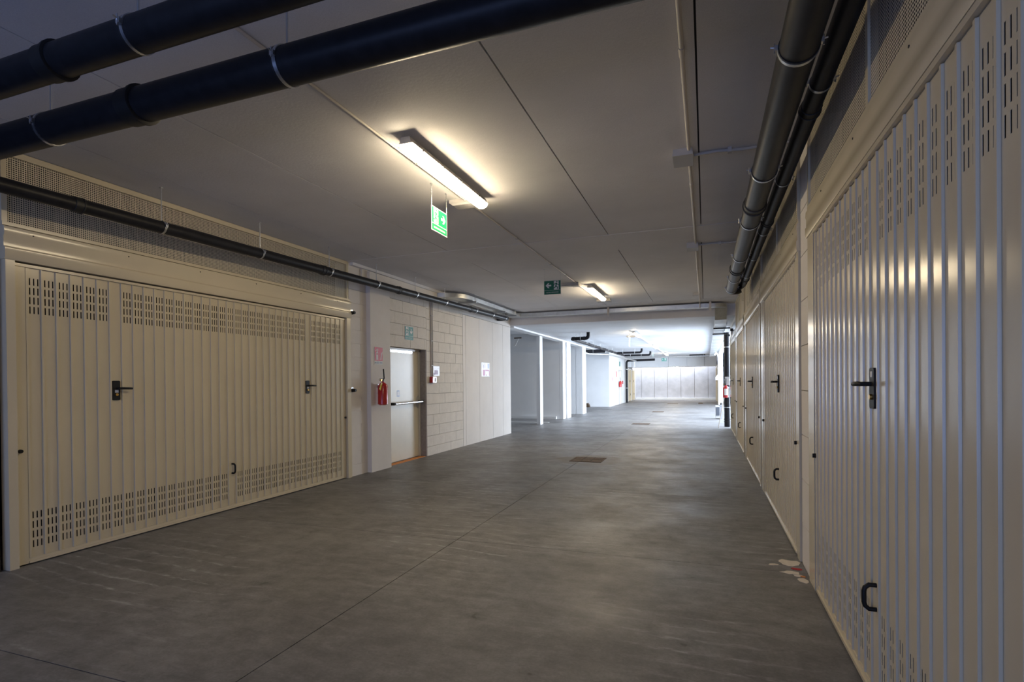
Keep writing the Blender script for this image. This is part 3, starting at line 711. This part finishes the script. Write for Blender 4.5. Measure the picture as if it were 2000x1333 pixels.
# ------------------------------------------------------------------ signs
def limb(a, b, r0, r1):
    a, b = Vector((*a, 0)), Vector((*b, 0)); d = (b - a).normalized(); n = Vector((-d.y, d.x, 0))
    out = []
    for k in range(7): t = R(90 + 30 * k); q = a + (d * math.cos(t) + n * math.sin(t)) * r0; out.append((q.x, q.y))
    for k in range(7): t = R(-90 + 30 * k); q = b + (d * math.cos(t) + n * math.sin(t)) * r1; out.append((q.x, q.y))
    return out
def runner(b, fn, cx, cy, s, flip, d0, d1):
    f = -1 if flip else 1
    P = lambda x, y: (cx + f * x * s, cy + y * s)
    for kk, (a, c, r0, r1) in enumerate([((.02, .18), (-.04, -.08), .075, .06), ((.02, .20), (-.20, .14), .035, .03), ((-.20, .14), (-.27, -.02), .03, .025),
                         ((.05, .18), (.19, .04), .035, .03), ((.19, .04), (.30, .08), .028, .022), ((-.03, -.08), (.12, -.20), .05, .04),
                         ((.12, -.20), (.10, -.40), .04, .03), ((-.05, -.10), (-.16, -.24), .05, .04), ((-.16, -.24), (-.36, -.25), .038, .03)]):
        b.prism(limb(P(*a), P(*c), r0 * s, r1 * s), fn, d0, d1 + kk * .0001)
    c = P(.07, .36); b.prism([(c[0] + .065 * s * math.cos(R(30 * k)), c[1] + .065 * s * math.sin(R(30 * k))) for k in range(12)], fn, d0, d1)
def arrow(b, fn, cx, cy, s, ang, d0, d1):
    poly = [(.5, 0), (.10, .42), (-.14, .42), (.10, .13), (-.48, .13), (-.48, -.13), (.10, -.13), (-.14, -.42), (.10, -.42)]
    ca, sa = math.cos(R(ang)), math.sin(R(ang))
    parts_ = [[(.5, 0), (.10, .42), (-.16, .42), (.16, .0)], [(.5, 0), (.16, 0), (-.16, -.42), (.10, -.42)], [(.3, .13), (-.48, .13), (-.48, -.13), (.3, -.13)]]
    for k, pl in enumerate(parts_): b.prism([(cx + s * (x * ca - y * sa), cy + s * (x * sa + y * ca)) for x, y in pl], fn, d0, d1 + k * .00015)
def text(parent, body, size, u, v, d, m, xs=1.0, rot=0):
    c = bpy.data.curves.new('lettering', 'FONT'); c.body = body; c.size = size; c.align_x = 'CENTER'; c.align_y = 'CENTER'; c.extrude = .0004
    c.materials.append(m); o = bpy.data.objects.new('lettering', c); COL.objects.link(o)
    bpy.context.view_layer.update()
    me = bpy.data.meshes.new_from_object(o.evaluated_get(bpy.context.evaluated_depsgraph_get()))
    bpy.data.objects.remove(o, do_unlink=True)
    me.transform(Matrix.Diagonal((xs, 1, 1, 1))); me.transform(Matrix.Rotation(R(90), 4, 'X'))
    o = bpy.data.objects.new('lettering', me); COL.objects.link(o)
    o.parent = parent; o.location = (u, -d, v)
    return o
FN = lambda u, v, d: (u, -d, v)
def exit_sign(loc, rz, W, H, man_left, ang, green, label, wires=None, border=True, lines=1, flip=False):
    root = thing('exit_sign', loc, label, 'exit sign', None, rz)
    def P(b, name, m): 
        o = bpy.data.objects.new(name, b.mesh(name, m)); COL.objects.link(o); o.parent = root; return o
    b = MB().box(0, W, -.002, .002, 0, H); P(b, 'board', M['signwhite'])
    e = .009 if border else .004
    lw = H * .30
    P(MB().box(e, W - e, -.0032, -.0021, lw + e * .5, H - e), 'green_field', green)
    P(MB().box(e, W - e, -.0032, -.0021, e, lw - e * .35), 'text_field', green)
    hh = H - e - lw - e * .5; cy = lw + e * .5 + hh / 2
    mx = W * (.27 if man_left else .73); ax = W * (.74 if man_left else .27)
    P(MB().box(mx - W * .14, mx + W * .14, -.0042, -.0033, cy - hh * .46, cy + hh * .46), 'doorway', M['signwhite'])
    rb = MB(); runner(rb, FN, mx, cy, hh * 1.02, flip, .0043, .0050); P(rb, 'running_figure', green)
    ab = MB(); arrow(ab, FN, ax, cy, hh * .62, ang, .0033, .0043); P(ab, 'arrow', M['signwhite'])
    text(root, 'USCITA DI EMERGENZA', H * .105, W / 2, lw * .5, .0036, M['signwhite'], .92 * W / .335 * .24 / H)
    if wires:
        for u in (.008, W - .008):
            wb = MB(); k = 0; z = H
            top = wires
            wb.tube([(u, 0, H - .01), (u, 0, top)], .0022, 6)
            z = H
            while z < top - .015: wb.ring((u, 0, z + .007), (0, 0, 1) if k % 2 else (1, 0, 0), .0035, .0055, .003, 8); z += .012; k += 1
            wb.box(u - .012, u + .012, -.006, .006, top - .012, top)
            P(wb, 'hanging_chain', M['zinc'])
    return root
exit_sign((-2.5, 4.70, 2.996), R(90), .335, .24, True, 0, M['signgreen'], 'bright green hanging exit sign with right arrow beside near lamp', wires=.45)
exit_sign((-2.617, 9.0, 3.0), 0, .30, .24, False, 180, M['signgreen2'], 'dark green hanging exit sign with left arrow below the second lamp', wires=.445, border=False, flip=False)
exit_sign((XW + .004, 8.96, 2.325), R(90), .31, .26, True, -90, M['signteal'], 'faded green exit sign with down arrow above the fire door', border=False)
exit_sign((-2.655, 36.0, 2.735), 0, .32, .21, False, 180, M['signteal'], 'small far exit sign with left arrow below the far ceiling', wires=.40, border=False)
for yv, zz, lab in ((19.1, 2.70, 'hanging exit sign turned edge-on near the third lamp'), (28.1, 2.72, 'hanging exit sign turned edge-on near the fourth lamp')):
    exit_sign((-2.5, yv, zz), R(90), .3, .22, True, 0, M['signteal'], lab, wires=ZB - zz, border=False)
# extinguisher sign
root = thing('fire_extinguisher_sign', (-5.281, 7.84, 1.82), 'red fire extinguisher sign with flame on the left pillar', 'sign', None, R(90))
def PP(root, b, name, m, lab=None, smooth=None):
    o = bpy.data.objects.new(name, b.mesh(name, m, smooth)); COL.objects.link(o); o.parent = root
    if lab: o['label'] = lab
    return o
PP(root, MB().box(0, .25, -.002, .0, 0, .30), 'board', M['signwhite'])
PP(root, MB().box(.004, .246, -.003, -.0021, .065, .297), 'red_field', M['signred'])
eb_ = MB().prism([(.05, .08), (.105, .08), (.105, .20), (.095, .222), (.06, .222), (.05, .20)], FN, .0031, .0037)
eb_.prism([(.070, .222), (.085, .222), (.085, .24), (.070, .24)], FN, .0031, .0037)
eb_.prism([(.035, .235), (.075, .275), (.085, .27), (.05, .228)], FN, .0031, .0037); eb_.prism([(.075, .275), (.115, .245), (.105, .235), (.07, .262)], FN, .0031, .0037)
PP(root, eb_, 'extinguisher_symbol', M['signwhite'])
PP(root, MB().prism([(.060, .170), (.096, .170), (.096, .192), (.060, .192)], FN, .0038, .0042), 'symbol_label', M['signred'])
fb = MB()
for k in range(5):
    x0 = .155 + k * .008; z0_ = .085 + k * .026
    fb.prism([(x0, z0_), (x0 + .045, z0_ + .005), (x0 + .055, z0_ + .045), (x0 + .035, z0_ + .022)], FN, .0031, .0037)
PP(root, fb, 'flame_symbol', M['signwhite'])
PP(root, MB().box(.01, .06, -.003, -.0021, .02, .045).box(.07, .13, -.003, -.0021, .018, .05).box(.15, .235, -.003, -.0021, .02, .046), 'small_print', M['ink_grey'])
# papers
root = thing('notice_sheet', (XW + .003, 10.04, 1.645), 'glossy white sheet with faint violet plan by the red call point', 'notice', None, R(90))
PP(root, MB().box(0, .32, -.003, 0, 0, .205), 'sheet', M['paper'])
pb = MB().box(.09, .25, -.004, -.0031, .03, .12).box(.05, .12, -.004, -.0031, .02, .06); PP(root, pb, 'plan_print', M['ink_violet'])
lb = MB()
for k in range(6): lb.box(.04 + .04 * k, .06 + .045 * k, -.0045, -.0041, .135 + .008 * (k % 3), .140 + .008 * (k % 3))
PP(root, lb, 'line_print', M['ink_violet'])
root = thing('notice_sheet', (XW + .003, 12.66, 1.65), 'white and pink evacuation notice on the smooth left wall', 'notice', None, R(90))
PP(root, MB().box(0, .55, -.003, 0, 0, .355), 'sheet', M['paper'])
pb = MB().box(.10, .24, -.004, -.0031, .02, .17); pb.box(.26, .50, -.004, -.0031, .14, .175); pb.box(.50, .54, -.004, -.0031, .02, .16); pb.box(.30, .36, -.004, -.0031, .02, .05)
PP(root, pb, 'pink_print', M['ink_pink'])
PP(root, MB().box(.42, .52, -.004, -.0031, .21, .33), 'blue_print', M['ink_blue'])
lb = MB().box(.10, .115, -.0045, -.0035, .22, .34).box(.14, .16, -.0045, -.0035, .20, .30).box(.22, .24, -.0045, -.0035, .22, .345)
PP(root, lb, 'line_print', M['ink_violet'])
# call point and its conduit
root = thing('fire_call_point', (XW + .03, 10.0, 1.5), 'small red fire alarm call point at the foot of the wall conduit', 'call point', None, R(90))
PP(root, MB().box(-.07, .09, -.045, .03, 0, .125), 'box', M['red']); PP(root, MB().box(.015, .06, -.048, -.0451, .02, .105), 'white_face', M['signwhite']); PP(root, MB().box(.022, .03, -.0495, -.0481, .03, .095).box(.04, .047, -.0495, -.0481, .03, .095), 'small_print', M['ink_grey'])
root = thing('conduit_run', (XW + .015, 9.98, 2.5), 'thin vertical twin conduit down the block wall to the call point', 'conduit')
MB().tube([(XW + .012, 9.985, 1.62), (XW + .012, 9.985, 3.24)], .011, 8).build('conduit', M['conduit'], root, 40)
MB().tube([(XW + .012, 10.05, 1.62), (XW + .012, 10.05, 3.24)], .010, 8).build('conduit', M['boxgrey'], root, 40)
for zv in (1.85, 2.36, 2.88): MB().box(XW, XW + .026, 9.97, 10.065, zv, zv + .018).build('conduit_clip', M['boxgrey'], root)
# extinguishers
def extinguisher(x, y, z, rz, label, tag_yellow=True, hose_up=True):
    root = thing('fire_extinguisher', (x, y, z), label, 'fire extinguisher', None, rz)
    r = .085
    prof = [(0, .0), (.055, 0), (.070, .012), (r, .02), (r, .33), (.070, .352), (.045, .378), (.024, .39), (.024, .405), (0, .405)]
    b = MB(); n = 24; vs = []; fs = []
    for rr, zz in prof:
        for k in range(n): vs.append((max(rr, .0005) * math.cos(2 * math.pi * k / n), max(rr, .0005) * math.sin(2 * math.pi * k / n), zz))
    for i in range(len(prof) - 1):
        for k in range(n): fs.append((i * n + k, i * n + (k + 1) % n, (i + 1) * n + (k + 1) % n, (i + 1) * n + k))
    b.add(vs, fs); PP(root, b, 'cylinder', M['red'], None, 40)
    # label wraps the front (local -Y)
    lb = MB(); vs = []; fs = []
    for i in range(9):
        t = R(-60 + i * 13)
        for zz in (.09, .29): vs.append(((r + .0015) * math.cos(t), (r + .0015) * math.sin(t), zz))
    fs = [(2 * i, 2 * i + 2, 2 * i + 3, 2 * i + 1) for i in range(8)]
    lb.add(vs, fs); PP(root, lb, 'body_label', M['signwhite'])
    v = MB().box(-.02, .02, -.015, .015, .40, .43).box(-.10, .02, -.01, .01, .428, .436).box(-.09, .03, -.009, .009, .45, .458)
    PP(root, v, 'valve_lever', M['black'])
    PP(root, MB().tube([(-.085, -.01, .425), (-.085, -.035, .425)], .018, 14), 'gauge', M['brass'])
    if hose_up: hp = [(.01, 0, .42), (.03, -.01, .46), (.032, -.005, .52), (.028, 0, .62)]
    else: hp = [(.02, 0, .42), (.07, .0, .44), (.10, 0, .38), (.095, 0, .2), (.09, 0, .12)]
    PP(root, MB().tube(hp, .011, 10), 'hose', M['black'], None, 50)
    if tag_yellow:
        PP(root, MB().prism([(-.155, .28), (-.115, .25), (-.055, .37), (-.085, .39)], FN, .03, .033), 'inspection_tag', M['yellow'], 'yellow inspection tag')
    PP(root, MB().box(-.02, .02, r - .002, r + .03, .30, .36), 'wall_bracket', M['zinc'])
    return root
extinguisher(-5.175, 7.92, 1.125, R(90), 'red fire extinguisher hung on the left pillar with yellow tag')
extinguisher(.60, 18.40, .93, R(-60), 'red fire extinguisher in front of the right black downpipe', False, True)
extinguisher(-5.13, 34.9, 1.10, R(90), 'distant red fire extinguisher on the far left white wall', False, True)
# photocells on the left door frame
for z, nm in ((2.635, 'black sensor head with chrome bracket on the left header end'), (1.39, 'black knob-like sensor on the left door jamb edge')):
    root = thing('door_sensor', (-5.33, 7.31, z), nm, 'sensor')
    MB().tube([(-5.335, 7.30, z), (-5.27, 7.30, z)], [.03, .022], 16).build('head', M['black'], root, 40)
    MB().box(-5.38, -5.335, 7.27, 7.33, z - .03, z + .05).build('bracket', M['chrome'], root)
# door in far left wall and bits on it
root = thing('far_wall_door', (-5.24, 35.2, 0), 'grey door in the far white wall left of the downpipe', 'door')
MB().box(-5.25, -5.235, 35.1, 36.1, .01, 2.15).build('leaf', M['wallcool'], root)
MB().box(-5.25, -5.22, 35.04, 35.1, 0, 2.2).box(-5.25, -5.22, 36.1, 36.16, 0, 2.2).box(-5.25, -5.22, 35.04, 36.16, 2.15, 2.2).build('frame', M['boxgrey'], root)
tag(MB().box(-5.25, -5.2, 36.5, 36.7, 1.3, 1.5).build('fire_call_point', M['red']), 'distant red call point on the far left wall', 'call point')
tag(MB().box(-5.25, -5.235, 35.3, 35.6, 2.45, 2.75).build('exit_sign', M['signteal']), 'tiny teal exit sign over the far left wall door', 'exit sign')
tag(MB().box(-5.25, -5.245, 33.8, 34.1, 1.75, 2.1).build('fire_extinguisher_sign', M['signred']), 'tiny red and white sign above the distant extinguisher', 'sign')
root = thing('notice_sheet', (-5.24, 32.6, 1.5), 'distant pale notice on the far left white wall', 'notice')
MB().box(-5.25, -5.245, 32.3, 32.7, 1.75, 2.05).build('sheet', M['paper'], root); MB().box(-5.25, -5.245, 32.3, 32.7, 1.5, 1.72).build('pink_print', M['ink_pink'], root)
# small broken fitting hanging in first bay
root = thing('hanging_fitting', (-6.9, 18.4, 3.3), 'small rusty bracket with white hanging strip in the first left bay', 'fitting')
MB().box(-7.05, -6.75, 19.98, 20.02, 3.20, 3.24).build('bracket', M['rust'], root); MB().prism([(-6.95, 3.20), (-6.86, 3.20), (-7.0, 2.92), (-7.08, 2.90)], lambda u, v, d: (u, d, v), 19.99, 20.01).build('strip', M['signwhite'], root)

# ------------------------------------------------------------------ floor drains
def drain(x0, x1, y0, y1, label):
    root = thing('floor_drain', ((x0 + x1) / 2, (y0 + y1) / 2, 0), label, 'drain')
    MB().box(x0, x1, y0, y1, .0, .003).build('pit', M['joint'], root)
    fr = MB().box(x0 - .03, x0, y0 - .03, y1 + .03, 0, .007).box(x1, x1 + .03, y0 - .03, y1 + .03, 0, .007).box(x0, x1, y0 - .03, y0, 0, .007).box(x0, x1, y1, y1 + .03, 0, .007)
    fr.build('frame', M['rust'], root)
    n = 3; w_ = (x1 - x0) / n
    for i in range(n):
        for j in range(2):
            h = (y1 - y0) / 2
            MB().box(x0 + i * w_ + .008, x0 + (i + 1) * w_ - .008, y0 + j * h + .008, y0 + (j + 1) * h - .008, .003, .006 + random.uniform(0, .003)).build('plate', M['rust'], root)
drain(-2.39, -1.85, 9.92, 10.46, 'rusty square floor drain with brown stain, nearest one')
drain(-2.38, -1.85, 18.9, 19.4, 'second floor drain, beyond the step in the ceiling')
drain(-2.38, -1.92, 26.5, 27.0, 'third floor drain far down the aisle')
drain(-2.3, -1.7, 36.0, 36.5, 'farthest floor drain before the lintel')
tag(MB().tube([(-.3, 36.5, 0), (-.3, 36.5, .06)], [.16, .13], 14).build('floor_hatch', M['rust'], None, 30), 'small dark cap on the floor before the end wall', 'cap')
# plaster spill and paint spots
root = thing('plaster_spill', (.66, 4.85, 0), 'spilt white plaster flakes by the block strip on the right', 'spill')
def blob(cx, cy, rx, ry, rot, m, name, h=.002, seed=1):
    rnd = random.Random(seed); pl = []
    for k in range(14):
        t = 2 * math.pi * k / 14; q = 1 + rnd.uniform(-.25, .2); x_ = rx * math.cos(t) * q; y_ = ry * math.sin(t) * q
        pl.append((cx + x_ * math.cos(rot) - y_ * math.sin(rot), cy + x_ * math.sin(rot) + y_ * math.cos(rot)))
    MB().prism(pl, lambda u, v, d: (u, v, d), .0, h).build(name, m, root)
blob(.635, 4.90, .075, .085, .3, M['plaster'], 'flake', seed=2); blob(.61, 4.66, .07, .035, .1, M['plaster'], 'flake', seed=3)
blob(.68, 4.50, .035, .06, .2, M['plaster'], 'flake', seed=4); blob(.51, 4.82, .04, .018, .2, M['plaster'], 'flake', seed=5); blob(.655, 4.60, .03, .03, 0, M['plaster'], 'flake', seed=8)
blob(.665, 4.755, .036, .022, -.2, M['darkred'], 'red_spot', .004, seed=6); blob(.685, 4.585, .02, .014, -.3, M['orange'], 'orange_spot', .005, seed=7)
# ------------------------------------------------------------------ things by the right downpipe
root = thing('gate_motor', (.48, 22.3, 0), 'grey and black box standing on the floor by the side opening', 'machine')
MB().box(.36, .52, 22.1, 22.6, .03, .50).build('body', M['boxgrey'], root)
MB().prism([(.37, .14), (.50, .14), (.50, .46), (.385, .46), (.37, .42)], lambda u, v, d: (u, d, v), 22.08, 22.099).build('dark_cover', M['greycover'], root)
MB().box(.53, .60, 22.1, 22.6, 0, .54).build('side_case', M['chrome'], root)
MB().tube([(.56, 22.3, .54), (.56, 22.3, .62)], .03, 12).build('top_knob', M['black'], root, 40)
tag(MB().tube([(.37, 18.05, .0), (.56, 18.45, .98)], .011, 8).build('broomstick', M['wood'], None, 40), 'pale thin stick leaning against the black downpipe', 'stick')
root = thing('wall_box', (.65, 18.5, 1.45), 'grey box strapped to the right black downpipe', 'box')
MB().box(.585, .71, 18.45, 18.53, 1.33, 1.60).build('box', M['boxgrey'], root); MB().prism([(.56, 1.32), (.73, 1.32), (.71, 1.15), (.66, 1.05), (.60, 1.10)], lambda u, v, d: (u, d, v), 18.46, 18.53).build('black_bag', M['black'], root)
root = thing('steel_post', (.80, 30, 0), 'perforated galvanised post in the side opening', 'post')
MB().box(.70, .80, 28.0, 28.1, 0, 2.95).build('profile', M['galv'], root)
for k in range(40): MB().box(.72, .78, 27.996, 28.0, .08 + k * .07, .11 + k * .07).build('slot', M['boxgrey'], root)
root = thing('vent_pipe', (.62, 30.5, 2.9), 'white bent pipe with hood hanging beside the far duct', 'pipe')
MB().tube([(.46, 30.5, 2.82), (.54, 30.5, 2.95), (.62, 30.5, 2.82), (.66, 30.5, 2.7), (.66, 30.5, 1.75)], .05, 14).build('pipe', M['signwhite'], root, 45)
MB().prism([(.50, 1.5), (.72, 1.5), (.72, 1.78), (.62, 1.8), (.5, 1.65)], lambda u, v, d: (u, d, v), 30.4, 30.6).build('hood', M['boxgrey'], root)
# broom and bag in the third bay
root = thing('rubble_bag', (-6.4, 31.0, 0), 'small dark bag on the floor by the far bay wall', 'bag')
MB().prism([(-6.55, 0), (-6.3, 0), (-6.33, .12), (-6.42, .24), (-6.52, .22)], lambda u, v, d: (u, d, v), 30.8, 31.1).build('bag', M['rust'], root, 60)
# outside the side opening
tag(MB().box(8.5, 8.7, 16, 38, 0, 5).build('wall_outside', M['wallcool']), 'white wall outside the side opening', kind='structure')
tag(MB().box(1.6, 9, -8, 46, -.02, -.001).build('ground_outside', M['wallcool']), 'pale ground outside the side opening', kind='structure')
